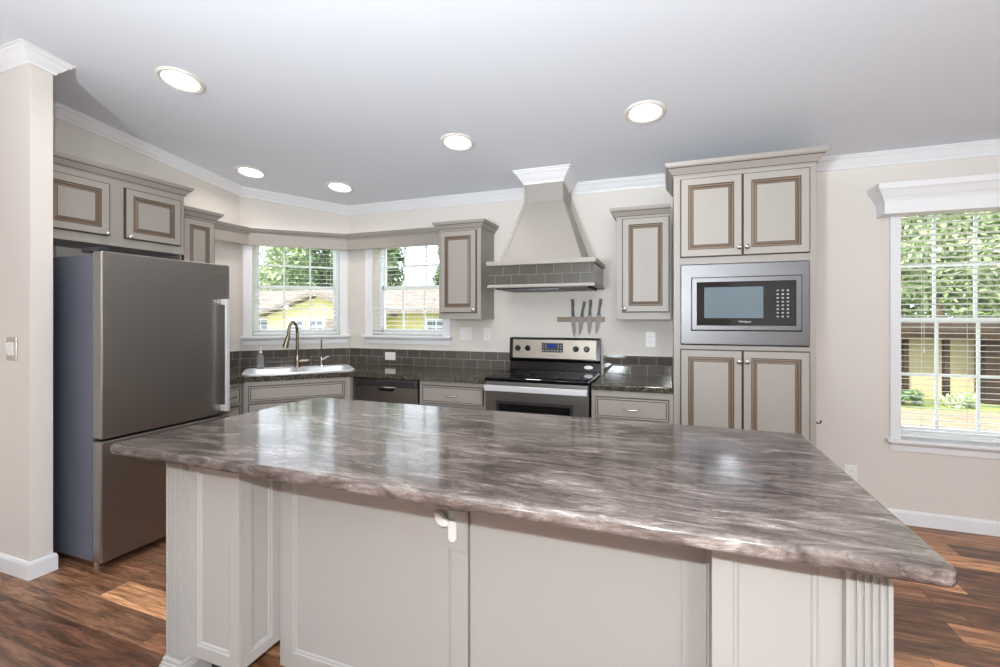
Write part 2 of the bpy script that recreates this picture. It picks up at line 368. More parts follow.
# ------------------------------------------------------------ windows and blinds (local frame: x along wall, -y into the room, z up)
def window(name, origin, rz, x0, x1, z0, z1, cas=.068, apron=.06, top_casing=True):
    w = bpy.data.objects.new(name, None); C.objects.link(w); w.location = origin; w.rotation_euler = (0, 0, rz); w['kind'] = 'structure'
    f = MB()                                # casing on the wall and jamb lining
    f.box(x0-cas, x0, -.016, 0, z0, z1+cas); f.box(x1, x1+cas, -.016, 0, z0, z1+cas); f.box(x0, x1, -.016, 0, z1, z1+cas)
    f.box(x0-cas-.008, x0-cas+.012, -.021, 0, z0, z1+cas); f.box(x1+cas-.012, x1+cas+.008, -.021, 0, z0, z1+cas)
    f.build('casing', 'white', w, bevel=.002)
    s = MB(); s.box(x0-cas-.03, x1+cas+.03, -.055, 0, z0-.018, z0+.004); s.box(x0, x1, 0, .19, z0-.01, z0+.004); s.build('sill', 'white', w, bevel=.004)
    MB().xprism([(0, z0-.018), (-.032, z0-.018), (-.028, z0-.03), (-.014, z0-.04), (-.012, z0-apron-.018), (0, z0-apron-.018)], x0-cas-.005, x1+cas+.005).build('apron', 'white', w)
    fr = MB(); t = .03; ya, yb = .10, .18
    fr.box(x0, x0+t, ya, yb, z0, z1); fr.box(x1-t, x1, ya, yb, z0, z1); fr.box(x0+t, x1-t, ya, yb, z0, z0+t); fr.box(x0+t, x1-t, ya, yb, z1-t, z1)
    fr.build('window_frame', 'vinyl', w, bevel=.002)
    zm = (z0+z1)/2
    for nm, a, b, yy in (('upper_sash', zm-.018, z1-t, .145), ('lower_sash', z0+t, zm+.018, .115)):
        q = MB(); A, B = x0+t, x1-t
        q.box(A, A+.018, yy, yy+.025, a, b); q.box(B-.018, B, yy, yy+.025, a, b); q.box(A, B, yy, yy+.025, a, a+.032); q.box(A, B, yy, yy+.025, b-.032, b)
        for i in (1, 2):
            xx = A+(B-A)*i/3; q.box(xx-.008, xx+.008, yy+.004, yy+.018, a, b)
        q.box(A, B, yy+.003, yy+.019, (a+b)/2-.008, (a+b)/2+.008)
        so = q.build(nm, 'vinyl', w)
        MB().box(A+.005, B-.005, yy+.0105, yy+.0125, a+.005, b-.005).build('pane', 'glass', so)
    return w
window('window_1', (XL, CY, 0), R(45), .105, .865, 1.19, 2.12)
window('window_2', (0, YB, 0), 0, *W2)
window('window_3', (0, YB, 0), 0, *W3, cas=.05)
def blind(label, origin, rz, x0, x1, z0, z1, wand_x, sp=.041, tilt=6):
    b = thing('window_blind', label, 'blind', origin, rz, 'white slatted window blinds')
    MB().box(x0+.004, x1-.004, .012, .068, z1-.05, z1-.002).build('headrail', 'blind', b, bevel=.003)
    q = MB(); z = z0+.05; ta = R(tilt); c, s = math.cos(ta)*.0245, math.sin(ta)*.0245
    while z < z1-.06:
        q.add([(x0+.006, .04-c, z-s), (x1-.006, .04-c, z-s), (x1-.006, .04+c, z+s), (x0+.006, .04+c, z+s),
               (x0+.006, .04-c, z-s+.0028), (x1-.006, .04-c, z-s+.0028), (x1-.006, .04+c, z+s+.0028), (x0+.006, .04+c, z+s+.0028)],
              [(0,3,2,1),(4,5,6,7),(0,1,5,4),(1,2,6,5),(2,3,7,6),(3,0,4,7)]); z += sp
    so = q.build('slats', 'blind', b)
    MB().box(x0+.006, x1-.006, .015, .065, z0+.012, z0+.028).build('bottom_rail', 'blind', b, bevel=.003)
    l = MB()
    for xx in (x0+.12, (x0+x1)/2, x1-.12): l.box(xx-.0008, xx+.0008, .0145, .016, z0+.02, z1-.03)
    l.build('ladder_cord', 'blind', b)
    cz = z0+(z1-z0)*.38
    l = MB(); l.tube([(wand_x, .008, z1-.04), (wand_x, .008, cz)], .0012, 6); l.lathe([(.002, 0), (.006, .004), (.006, .022), (.002, .03)], 10, 0, Matrix.Translation((wand_x, .008, cz-.028))); l.build('pull_cord', 'plastic', b)
    return b
blind('white slatted blind in the corner window above the sink', (XL, CY, 0), R(45), .105, .865, 1.194, 2.12, .78)
blind('white slatted blind in the kitchen window left of the narrow wall cabinet', (0, YB, 0), 0, W2[0], W2[1], W2[2]+.004, W2[3], W2[1]-.10, tilt=4)
blind('white slatted blind in the tall window at the right', (0, YB, 0), 0, W3[0], W3[1], W3[2]+.004, W3[3], W3[0]+.13, tilt=-5, sp=.038)

# white valance over the right window
v = thing('window_valance', 'white moulded wooden valance box above the tall right window', 'valance', (1.33, YB, 2.03))
mb = MB(); mb.box(1.305, 2.30, 3.625, YB, 2.03, 2.15); mb.build('valance_box', 'white', v, True, bevel=.002)
MB().sweep([(1.305, YB, 2.15), (1.305, 3.625, 2.15), (2.30, 3.625, 2.15), (2.30, YB, 2.15)], [(0, -.035), (.006, -.035), (.010, -.02), (.018, -.01), (.036, .025), (.046, .035), (.05, .07), (0, .07)]).build('valance_crown', 'white', v, True)

# grey valance board joining the cabinets above both kitchen windows
v = thing('wooden_valance', 'long greige valance board bent around the corner above both kitchen windows', 'valance', (CX, YB, 2.02))
o9 = .09
def offp(o):   # path in front of walls at distance o
    return [(XL+o, 2.612), (XL+o, CY+o*.4142), (CX+o*.4142, YB-o), (-1.828, YB-o)]
P = offp(.07)
MB().sweep([(*p, 2.02) for p in P], [(0, 0), (.02, 0), (.02, .13), (0, .13)]).build('board', 'cab', v, True)
MB().sweep([(*p, 2.118) for p in offp(.09)], [(0, 0), (.006, 0), (.01, .012), (.03, .032), (.036, .044), (.042, .052), (0, .052)]).build('valance_moulding', 'cab', v, True)

# ------------------------------------------------------------ cabinets
DOOR = [(-.003, 0, 1), (-.003, .004, 1), (0, .004, 1), (0, .017, 1), (.004, .019, 1), (.044, .019, 0), (.048, .014, 1), (.058, .015, 2), (.062, .011, 1), (.073, .0155, 2), (.076, .0155, 1)]
DRAW = [(-.003, 0, 1), (-.003, .004, 1), (0, .004, 1), (0, .017, 1), (.003, .019, 1), (.012, .019, 0), (.017, .015, 1)]
CM = ['cab', 'glz', 'glm']
def door(parent, x0, x1, z0, z1, y, knob=None, name='door', rs=DOOR):
    d = MB().rings(x0, x1, z0, z1, rs, 0, y).build(name, CM, parent)
    if knob:
        mx = Matrix.Translation((knob[0], y-.019, knob[1])) @ Matrix.Rotation(R(90), 4, 'X')
        MB().lathe([(.005, 0), (.005, .010), (.009, .014), (.0145, .020), (.0145, .026), (.009, .031), (.002, .032)], 16, 0, mx).build('knob', 'nickel', d, smooth=True)
    return d
def pull(parent, cx, y, z, m='nickel', w=.05):
    pts = [(cx-w, y, z), (cx-w*.9, y-.018, z), (cx-w*.5, y-.024, z-.003), (cx, y-.026, z-.005), (cx+w*.5, y-.024, z-.003), (cx+w*.9, y-.018, z), (cx+w, y, z)]
    MB().tube(pts, [.005, .004, .004, .006, .004, .004, .005], 8).build('handle', m, parent, smooth=True)
def drawer(parent, x0, x1, z0, z1, y, handle=True):
    d = MB().rings(x0, x1, z0, z1, DRAW, 0, y).build('drawer', CM, parent)
    if handle: pull(d, (x0+x1)/2, y-.019, (z0+z1)/2)
    return d
CCR = [(0, 0), (.006, 0), (.007, .004), (.009, .007), (.012, .012), (.030, .036), (.034, .039), (.040, .046), (.046, .064), (0, .064)]
CCM = [0, 0, 1, 0, 0, 1, 0, 0, 0, 0]
def crown(parent, x0, x1, y0, y1, z, left=True, right=True, h=1.0, m='cab'):
    p = [(x0, y0, z), (x1, y0, z)]
    if left: p = [(x0, y1, z)]+p
    if right: p = p+[(x1, y1, z)]
    return MB().sweep(p, [(a*h, b*h) for a, b in CCR], CCM).build('crown_moulding', CM, parent)
def wall_cab(label, loc, rz, w, dep, z0, z1, doors, left=True, right=True, rail=.05, knobs=None, top=.02):
    c = thing('wall_cabinet', label, 'cabinet', loc, rz)
    b = MB(); b.box(0, w, -dep+.02, -.002, z0, z1); b.box(0, w, -dep, -dep+.02, z0, z1)
    b.box(-.002, w+.002, -dep-.004, -.004, z0-.004, z0+.012)
    b.build('body', 'cab', c, bevel=.0015)
    for (a, e, kn) in doors: door(c, a, e, z0+rail, z1-top, -dep, kn)
    crown(c, 0, w, -dep, -.002, z1-.003, left, right)
    return c
wall_cab('narrow greige wall cabinet between the kitchen window and the range hood', (-1.823, YB, 0), 0, .382, .307, 1.353, 2.100, [(.018, .345, (.328, 1.425))], top=.018)
wall_cab('narrow greige wall cabinet between the knife rack and the tall cabinet', (-.363, YB, 0), 0, .375, .307, 1.353, 2.098, [(.045, .365, (.062, 1.425))], right=False, top=.018)
wall_cab('short greige wall cabinet with two doors above the refrigerator', (XL, 1.487, 0), R(90), .835, .36, 1.821, 2.245, [(.02, .355, (.335, 1.885)), (.445, .80, (.465, 1.885))], left=False, rail=.055, top=.045)
wall_cab('small greige wall cabinet on the left wall beyond the refrigerator', (XL, 2.33, 0), R(90), .275, .305, 1.353, 2.12, [(.015, .26, (.03, 1.425))], left=False, top=.018)

# tall cabinet with built-in microwave
c = thing('tall_cabinet', 'tall greige pantry cabinet holding the built-in microwave', 'cabinet', (.0, YB, 0))
X0, X1, YF = .029, .809, 3.15
b = MB(); t = .018
b.box(X0, X0+.042, YF, YB-.002, 0, 2.275); b.box(X1-.038, X1, YF, YB-.002, 0, 2.275)
b.box(X0+.042, X1-.038, YF, YB-.002, 1.70, 2.275); b.box(X0+.042, X1-.038, YF, YB-.002, .10, 1.19); b.box(X0+.042, X1-.038, YB-.03, YB-.002, 1.19, 1.70)
b.build('body', 'cab', c, True, bevel=.0015)
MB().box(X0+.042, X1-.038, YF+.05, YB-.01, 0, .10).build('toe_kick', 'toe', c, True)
def wdoor(parent, x0, x1, z0, z1, y, knob):   # world coordinates, parent unrotated
    L = parent.location
    return door(parent, x0-L.x, x1-L.x, z0-L.z, z1-L.z, y-L.y, (knob[0]-L.x, knob[1]-L.z) if knob else None)
wdoor(c, .071, .420, 1.746, 2.243, YF, (.402, 1.792)); wdoor(c, .425, .774, 1.746, 2.243, YF, (.445, 1.792))
wdoor(c, .071, .420, .13, 1.161, YF, (.402, 1.095)); wdoor(c, .425, .774, .13, 1.161, YF, (.445, 1.095))
MB().sweep([(X0, YB-.09, 2.268), (X0, YF, 2.268), (X1, YF, 2.268), (X1, YB-.09, 2.268)], [(a*1.15, b_*1.2) for a, b_ in CCR], CCM).build('crown_moulding', CM, c, True)

mw = thing('microwave', 'stainless built-in microwave with trim frame in the tall cabinet', 'microwave', (.42, YF, 1.194))
b = MB(); mm = [(.072, .773, 1.196, 1.696), (.135, .728, 1.284, 1.611)]
b.rings(.072, .773, 1.196, 1.696, [(0, 0, 0), (0, .016, 0), (.003, .018, 0), (.055, .018, 0)], 0, YF-.0005)
b.build('trim_frame', 'steel', mw, True)
MB().box(.08, .765, YF+.002, YF+.40, 1.205, 1.688).build('oven_body', 'dark', mw, True)
MB().rings(.131, .732, 1.280, 1.615, [(0, 0, 0), (0, .004, 0)], 0, YF-.019).build('shadow_gap', 'black', mw, True)
MB().rings(.135, .726, 1.286, 1.611, [(0, 0, 0), (0, .018, 0), (.003, .021, 0), (.028, .021, 0), (.030, .018, 1)], 1, YF-.0235).build('door', ['steel', 'blackg'], mw, True)
MB().box(.207, .529, YF-.0432, YF-.0425, 1.36, 1.55).build('window', 'screen', mw, True)
q = MB()
for r_ in range(8):
    for c_ in range(3): q.box(.598+c_*.026, .610+c_*.026, YF-.043, YF-.0424, 1.365+r_*.022, 1.374+r_*.022)
q.build('keypad', 'mark', mw, True)
text('Whirlpool', 'logo', .016, 'logo', mw, (.43, YF-.0432, 1.338), FRONT)

# small dark hook on the side of the tall cabinet
h = thing('wall_hook', 'small dark hook on the right side of the tall cabinet', 'hook', (X1, 3.2, .74))
MB().box(X1+.0005, X1+.005, 3.19, 3.21, .715, .775).build('hook_plate', 'plastic', h, True, bevel=.002)
MB().tube([(X1+.004, 3.2, .75), (X1+.02, 3.2, .735), (X1+.032, 3.2, .738), (X1+.038, 3.2, .755)], .0045, 8).build('hook_arm', 'dark', h, True, smooth=True)

# base cabinets along the back wall
def base_cab(label, loc, rz, w, dep, draws, doors, z_top=.874, toe_depth=.06):
    c = thing('base_cabinet', label, 'cabinet', loc, rz)
    MB().box(0, w, -dep, -.01, .10, z_top).build('body', 'cab', c, bevel=.001)
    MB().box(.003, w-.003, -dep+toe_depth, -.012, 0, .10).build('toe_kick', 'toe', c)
    for a, e, z0, z1, hd in draws: drawer(c, a, e, z0, z1, -dep, hd)
    for a, e, z0, z1, kn in doors: door(c, a, e, z0, z1, -dep, kn)
    return c
base_cab('greige base cabinet with one drawer between the dishwasher and the range', (-1.833, YB, 0), 0, .563, .61, [(.022, .542, .705, .838, True)], [(.022, .28, .13, .68, (.262, .64)), (.284, .542, .13, .68, (.302, .64))])
base_cab('greige base cabinet with one drawer between the range and the tall cabinet', (-.496, YB, 0), 0, .523, .61, [(.03, .495, .690, .828, True)], [(.03, .260, .13, .665, (.243, .63)), (.265, .495, .13, .665, (.282, .63))])
# left wall base, two drawers wide enough to reach the corner
base_cab('narrow greige base cabinet with drawers beside the refrigerator', (XL, 2.335, 0), R(90), .225, .635, [(.012, .213, .715, .845, True), (.012, .213, .56, .70, True)], [(.012, .213, .13, .545, (.03, .5))])
# diagonal sink cabinet
dc = thing('sink_cabinet', 'wide greige corner cabinet below the sink', 'cabinet', (-3.0, 2.565, 0), R(45))
LW = .765
MB().prism([(0, .012), (LW, .012), (LW+.03, .04), (LW+.03, .40), (.5, .62), (.2, .62), (-.03, .40), (-.03, .04)], .10, .72).prism([(0, .012), (LW, .012), (LW+.03, .04), (LW+.03, .07), (-.03, .07), (-.03, .04)], .72, .874).build('body', 'cab', dc)
MB().prism([(.04, .07), (LW-.04, .07), (LW-.1, .5), (.1, .5)], 0, .10).build('toe_kick', 'toe', dc)
MB().rings(.03, LW-.045, .725, .84, DRAW, 0, .011).build('false_drawer_front', CM, dc)
d = door(dc, .03, LW/2-.004, .13, .705, .011, (LW/2-.03, .66)); d = door(dc, LW/2+.004, LW-.045, .13, .705, .011, (LW/2+.03, .66))

# dishwasher
dw = thing('dishwasher', 'dark stainless dishwasher under the dark counter beside the sink cabinet', 'dishwasher', (-2.14, YB, 0))
a0, a1 = -2.436, -1.840
MB().box(a0, a1, 3.165, 3.72, .02, .868).build('tub', 'dark', dw, True)
MB().box(a0+.004, a1-.004, 3.135, 3.164, .10, .805).build('door', 'steeld', dw, True, bevel=.003)
o = MB().box(a0+.004, a1-.004, 3.130, 3.164, .81, .865).build('control_panel', 'steel', dw, True, bevel=.003)
MB().box(a0+.03, a1-.03, 3.1285, 3.1305, .818, .853).build('control_strip', 'dark', dw, True)
MB().yprism([(-2.215, .800), (-2.205, .780), (-2.19, .772), (-2.075, .772), (-2.06, .780), (-2.05, .800)], 3.1325, 3.1352).build('handle_pocket', 'black', dw, True)
MB().tube([(-2.22, 3.128, .803), (-2.13, 3.120, .803), (-2.04, 3.128, .803)], .006, 8).build('handle', 'chrome', dw, True, smooth=True)

# counters
ct = MB().prism([(XL+.003, 2.34), (-3.0, 2.34), (-3.0, 2.565), (-2.443, 3.122), (-1.270, 3.122), (-1.270, YB-.003), (CX+.002, YB-.003), (XL+.003, CY-.002)], .875, .914)
cto = ct.build('countertop', 'granite')
hc = MB().box(-.408, .408, -.222, .218, .80, 1.0).build('hole', 'granite'); hc.location = (-3.0+.394*s2-.33*s2, 2.565+.394*s2+.33*s2, 0); hc.rotation_euler = (0, 0, R(45))
bo = cto.modifiers.new('cut', 'BOOLEAN'); bo.operation = 'DIFFERENCE'; bo.object = hc; bo.solver = 'EXACT'
bpy.context.view_layer.update()
nm = bpy.data.meshes.new_from_object(cto.evaluated_get(bpy.context.evaluated_depsgraph_get())); cto.modifiers.clear(); cto.data = nm
bpy.data.objects.remove(hc)
md = cto.modifiers.new('bevel', 'BEVEL'); md.width = .008; md.segments = 3; md.limit_method = 'ANGLE'
tag(cto, 'dark speckled countertop running from the refrigerator around the corner to the range', 'countertop')
tag(MB().box(-.496, .027, 3.122, YB-.003, .875, .914).build('countertop', 'granite', bevel=.008, seg=3), 'short dark speckled countertop between the range and the tall cabinet', 'countertop')
# backsplash strips
def splash(label, loc, rz, w):
    b = thing('backsplash', label, 'backsplash', loc, rz)
    MB().box(0, w, -.012, -.001, 0, .146).build('tiles', 'tile', b)
    MB().box(0, w, -.013, -.001, .1465, .150).build('edge_trim', 'ring', b)
splash('brown glass tile backsplash on the back wall left of the range', (CX+.004, YB, .915), 0, 1.70)
splash('brown glass tile backsplash on the back wall right of the range', (-.494, YB, .915), 0, .520)
splash('dark tile backsplash behind the corner sink', (XL+.006, CY+.006, .915), R(45), .945)
splash('dark tile backsplash on the left wall beside the refrigerator', (XL, 2.34, .915), R(90), .735)

# ------------------------------------------------------------ sink, faucets, soap
# local frame on the corner: x along the counter front, y towards the wall
def cpt(s, d): return (-3.0+s*s2-d*s2, 2.565+s*s2+d*s2)
sk = thing('kitchen_sink', 'stainless double-bowl sink set in the corner counter', 'sink', (*cpt(.394, .33), .914), R(45))
S = MB(); w, dd = .42, .235
xs_ = [(-w, -dd), (w, -dd), (w, dd), (-w, dd)]
def rr(x0, x1, y0, y1, r=.05, n=4):
    p = []
    for cx_, cy_, a0_ in ((x1-r, y0+r, -90), (x1-r, y1-r, 0), (x0+r, y1-r, 90), (x0+r, y0+r, 180)):
        for i in range(n+1):
            a = R(a0_+90*i/n); p.append((cx_+r*math.cos(a), cy_+r*math.sin(a)))
    return p
O = rr(-w, w, -dd, dd, .05)
S.sweep([(x, y, 0) for x, y in O], [(0, .001), (.004, .001), (.003, .008), (-.02, .010), (-.022, .004)], closed=True)
for bx0, bx1 in ((-.40, -.02), (.02, .40)):
    B = rr(bx0, bx1, -.21, .13, .06); n = len(B)
    T = [(x, y, .006) for x, y in B]; Bo = [((x-(bx0+bx1)/2)*.9+(bx0+bx1)/2, (y+.04)*.9-.04, -.17) for x, y in B]
    S.add(T+Bo, [(i, (i+1) % n, n+(i+1) % n, n+i) for i in range(n)]+[tuple(range(n, 2*n))])
S.box(-.40, .40, .13, .215, .003, .008); S.box(-.02, .02, -.21, .13, .003, .008); S.box(-.405, .405, -.218, -.208, .003, .008)
S.build('basin', 'bright', sk, smooth=True, recalc=False)
for xx in (-.21, .21): MB().lathe([(.04, -.1695), (.04, -.167), (.03, -.1665), (.008, -.1675)], 20, 0, Matrix.Translation((xx, -.04, 0))).build('drain', 'chrome', sk)
fx, fy = cpt(.375, .50)
fa = thing('kitchen_faucet', 'tall gooseneck pull-down faucet at the middle of the corner sink', 'faucet', (fx, fy, .922), R(45))
MB().lathe([(.027, 0), (.027, .006), (.020, .012), (.018, .05), (.016, .10), (.013, .11)], 20).build('base', 'bronze', fa, smooth=True)
pts = [(0, 0, .09), (0, 0, .30)]+[(-.035+.0*i-(math.cos(R(a))-1)*0+.035*math.cos(R(a))*1.0-.0, -.055+.055*math.cos(R(a)), .30+.10*math.sin(R(a))) for i, a in enumerate(range(10, 171, 16))]
pts += [(-.072, -.112, .26)]
MB().tube(pts, .0135, 14).build('spout', 'bronze', fa, smooth=True)
MB().tube([(-.072, -.112, .285), (-.085, -.116, .24), (-.098, -.121, .185)], [.016, .020, .025], 14).build('spray_head', 'bronze', fa, smooth=True)
MB().tube([(.012, 0, .055), (.06, -.005, .058), (.10, -.01, .062)], [.013, .014, .012], 12).build('handle', 'bronze', fa, smooth=True)
MB().tube([(.088, -.01, .062), (.092, -.012, .11)], [.006, .004], 8).build('lever', 'bronze', fa, smooth=True)
fx, fy = cpt(.575, .52)
f2 = thing('water_tap', 'small thin filtered-water tap right of the tall faucet', 'faucet', (fx, fy, .915), R(45))
MB().lathe([(.022, 0), (.022, .006), (.014, .014), (.011, .06), (.013, .07), (.006, .09)], 16).build('base', 'chrome', f2, smooth=True)
MB().tube([(0, 0, .08), (0, 0, .22), (0, -.008, .245), (0, -.02, .25)], .006, 10).build('spout', 'bronze', f2, smooth=True)
MB().tube([(0, 0, .06), (.04, -.005, .085), (.065, -.008, .095)], [.007, .006, .004], 8).build('lever', 'chrome', f2, smooth=True)
fx, fy = cpt(.085, .50)
sb = thing('soap_bottle', 'clear pump soap bottle at the left end of the sink', 'bottle', (fx, fy, .923), R(45))
MB().lathe([(.026, 0), (.029, .006), (.029, .09), (.022, .115), (.011, .125), (.011, .135)], 20).build('bottle_body', 'clear', sb, smooth=True)
MB().lathe([(.013, .134), (.013, .15), (.004, .152), (.004, .175), (.009, .178), (.009, .185)], 14).build('pump', 'plastic', sb, smooth=True)
MB().tube([(0, 0, .181), (0, -.035, .178)], .004, 8).build('nozzle', 'plastic', sb, smooth=True)

# ------------------------------------------------------------ range
r = thing('range', 'black and stainless electric range with rear control panel', 'range', (-.883, 3.4, 0))
a0, a1 = -1.264, -.502
MB().box(a0+.004, a1-.004, 3.14, 3.70, .03, .905).build('body', 'black', r, True)
MB().box(a0, a1, 3.092, 3.69, .906, .930).build('cooktop', 'blackg', r, True, bevel=.006, seg=3)
for x_, y_, rad in ((-1.08, 3.26, .10), (-.69, 3.26, .085), (-1.08, 3.52, .075), (-.69, 3.52, .10)):
    q = MB(); q.sweep([(x_+rad*math.cos(-i*math.pi/16), y_+rad*math.sin(-i*math.pi/16), .9302) for i in range(32)], [(0, 0), (.0025, 0), (.0025, .0003), (0, .0003)], closed=True)
    q.build('burner_ring', 'dark', r, True)
d = MB().box(a0+.006, a1-.006, 3.100, 3.139, .20, .900).build('oven_door', 'steeld', r, True, bevel=.004)
MB().rings(a0+.09, a1-.11, .36, .765, [(0, 0, 0), (0, .004, 0), (.02, .004, 0), (.024, .002, 1)], 1, 3.0995).build('oven_window', ['dark', 'blackg'], d, False)
for o in [x for x in SC.objects if x.parent == d]:
    o.data.transform(r.matrix_basis.inverted())
hb = MB(); hb.box(a0+.010, a1-.010, 3.058, 3.078, .836, .878); hb.box(a0+.03, a0+.06, 3.078, 3.1, .845, .866); hb.box(a1-.06, a1-.03, 3.078, 3.1, .845, .866)
hb.build('door_handle', 'bright', r, True, bevel=.004, seg=3)
MB().box(a0+.006, a1-.006, 3.106, 3.139, .05, .19).build('storage_drawer', 'steeld', r, True, bevel=.004)
bg = MB(); bg.xprism([(3.70, .93), (3.655, .93), (3.665, 1.00), (3.640, 1.02), (3.655, 1.19), (3.67, 1.198), (3.70, 1.198)], a0+.004, a1-.004)
bg.build('backguard', 'black', r, True, bevel=.003)
MB().add([(a0+.035, 3.6392, 1.030), (a1-.035, 3.6392, 1.030), (a1-.035, 3.6522, 1.180), (a0+.035, 3.6522, 1.180), (a0+.035, 3.641, 1.030), (a1-.035, 3.641, 1.030), (a1-.035, 3.654, 1.180), (a0+.035, 3.654, 1.180)],
         [(0,1,2,3),(4,7,6,5),(0,4,5,1),(1,5,6,2),(2,6,7,3),(3,7,4,0)]).build('control_panel', 'warmsteel', r, True)
for x_ in (-1.184, -1.098, -.698, -.612):
    mx = Matrix.Translation((x_, 3.646, 1.110)) @ Matrix.Rotation(R(86), 4, 'X')
    kb = MB().lathe([(.024, 0), (.024, .006), (.019, .008), (.019, .026), (.016, .03), (.002, .03)], 20, 0, mx); kb.build('knob', 'black', r, True, smooth=True)
MB().box(-.978, -.803, 3.6405, 3.6440, 1.08, 1.155).build('clock_panel', 'dark', r, True)
MB().box(-.925, -.860, 3.6388, 3.6406, 1.115, 1.147).build('clock_display', 'disp', r, True)
q = MB()
for i in range(7): q.box(-.970+i*.024, -.958+i*.024, 3.6395, 3.6406, 1.088, 1.098)
for i in range(2):
    for j in (-.968, -.948, -.845, -.825): q.box(j, j+.01, 3.6395, 3.6406, 1.115+i*.018, 1.122+i*.018)
q.build('clock_buttons', 'mark', r, True)
text('Whirlpool', 'logo', .014, 'logod', r, (-.893, 3.6380, 1.052), FRONT)
mx = Matrix.Translation((-.600, 3.660, .965)) @ Matrix.Rotation(R(90), 4, 'X') @ Matrix.Diagonal((1, .42, 1, 1))
MB().lathe([(.036, 0), (.036, .002), (.01, .0022)], 24, 0, mx).build('oval_badge', 'plastic', r, True)

# ------------------------------------------------------------ hood
hd = thing('range_hood', 'greige tapered range hood with brown tile band over the range', 'range hood', (-.896, YB, 1.585))
hx0, hx1, hy = -1.296, -.496, 3.26
b = MB(); b.box(hx0, hx1, hy, YB-.002, 1.610, 1.757); b.build('tile_band', 'htile', hd, True)
b = MB(); b.sweep([(hx0, YB-.002, 1.755), (hx0, hy, 1.755), (hx1, hy, 1.755), (hx1, YB-.002, 1.755)], [(-.03, 0), (.010, 0), (.014, .004), (.014, .032), (.010, .036), (-.03, .036)])
b.box(hx0+.03, hx1-.03, hy+.03, YB-.002, 1.757, 1.775); b.build('upper_ledge', 'cab', hd, True)
b = MB(); b.sweep([(hx0, YB-.002, 1.587), (hx0, hy, 1.587), (hx1, hy, 1.587), (hx1, YB-.002, 1.587)], [(-.02, 0), (.004, 0), (.008, .004), (.008, .018), (.004, .024), (-.02, .024)]); b.build('lower_trim', 'cab', hd, True)
b = MB(); b.box(hx0+.05, hx1-.05, hy+.04, YB-.03, 1.578, 1.612); b.build('fan_insert', 'dark', hd, True)
MB().box(hx0+.30, hx1-.26, hy+.03, hy+.12, 1.570, 1.580).build('fan_switch_panel', 'steel', hd, True, bevel=.002)
nb = (-1.06, -.762, 3.44); bb = (-1.212, -.590, 3.285); zA, zB = 1.79, 2.265
fr = lambda q, z: [(q[0], q[2], z), (q[1], q[2], z), (q[1], YB-.002, z), (q[0], YB-.002, z)]
s = MB(); s.add(fr(bb, zA)+fr(nb, zB), [(3,2,1,0),(4,5,6,7),(0,1,5,4),(1,2,6,5),(2,3,7,6),(3,0,4,7)]); s.build('tapered_body', 'cab', hd, True)
# corner strips of the taper
for i, sx in ((0, 1), (1, -1)):
    q = MB()
    for (X_, Y_, zz), (X2, Y2, z2) in (((bb[i], bb[2], zA), (nb[i], nb[2], zB)),):
        q.add([(X_-sx*e, Y_-e, zz) for e in (.005,)]+[(X_+sx*.022, Y_-.005, zz), (X_+sx*.022, Y_+.002, zz), (X_-sx*.005, Y_+.022, zz), (X_+sx*.002, Y_+.022, zz),
               (X2-sx*.005, Y2-.005, z2), (X2+sx*.022, Y2-.005, z2), (X2+sx*.022, Y2+.002, z2), (X2-sx*.005, Y2+.022, z2), (X2+sx*.002, Y2+.022, z2)],
              [(0,1,6,5),(1,2,7,6),(0,5,8,3),(3,8,9,4),(2,4,9,7),(0,3,4,2,1),(5,6,7,9,8)])
        q.build('corner_strip', 'cab', hd, True)

b = MB(); b.box(nb[0], nb[1], nb[2], YB-.002, zB, 2.44)
for a, e in ((nb[0]-.005, nb[0]+.018), (nb[1]-.018, nb[1]+.005)): b.box(a, e, nb[2]-.005, nb[2]+.018, zB, 2.44)
b.box(nb[0]-.003, nb[1]+.003, nb[2]-.003, YB-.002, zB-.002, zB+.006); b.build('neck', 'cab', hd, True)
MB().sweep([(nb[0], YB-.085), (nb[0], nb[2]), (nb[1], nb[2]), (nb[1], YB-.085)], CROWN, zf=lambda x, y: zc(x, y)-.001).build('crown_moulding', 'white', hd, True)

# ------------------------------------------------------------ knife rack and knives
kr = MB().box(-.874, -.485, 3.742, YB-.001, 1.327, 1.368); tag(kr.build('knife_rack', 'rackwood', bevel=.002), 'brown wooden magnetic knife strip on the wall between the range and the hood', 'knife rack')
def knife(label, hx, hz, tx, tz, bolster, wid, curved):
    k_ = thing('kitchen_knife', label, 'knife', (hx, 3.735, tz), 0, 'knives on the magnetic strip')
    Y0, Y1 = 3.7385, 3.7410
    ax = lambda f: hx+(tx-hx)*f; az = lambda f: hz+(tz-hz)*f
    f0 = bolster; n = 8
    hp = [(ax(0)-.010, az(0)), (ax(0)+.008, az(0)+.003), (ax(.05)+.013, az(.05)), (ax(.14)+.013, az(.14)), (ax(.28)+.009, az(.28)), (ax(f0)+.013, az(f0)), (ax(f0)-.013, az(f0)), (ax(.3)-.011, az(.3)), (ax(.12)-.010, az(.12))]
    MB().yprism(hp, 3.730, 3.7405).build('handle', 'handle', k_, True, bevel=.003)
    L = []; Rr = []
    for i in range(n+1):
        g_ = i/n; f = f0+(1-f0)*g_
        wl = wid*(1-g_**2.6) if curved >= 0 else wid*(1-g_**5)
        L.append((ax(f)-wl*.5-(0 if curved else 0), az(f))); Rr.append((ax(f)+(wid*.5*(1-g_**4)), az(f)))
    MB().yprism(L+Rr[::-1][1:], Y0, Y1).build('blade', 'blade', k_, True)
knife('narrow pointed knife, leftmost on the magnetic strip', -.745, 1.515, -.730, 1.200, .46, .033, 0)
knife('knife second from the left on the magnetic strip, hung lower than its neighbour', -.648, 1.494, -.690, 1.212, .44, .037, 1)
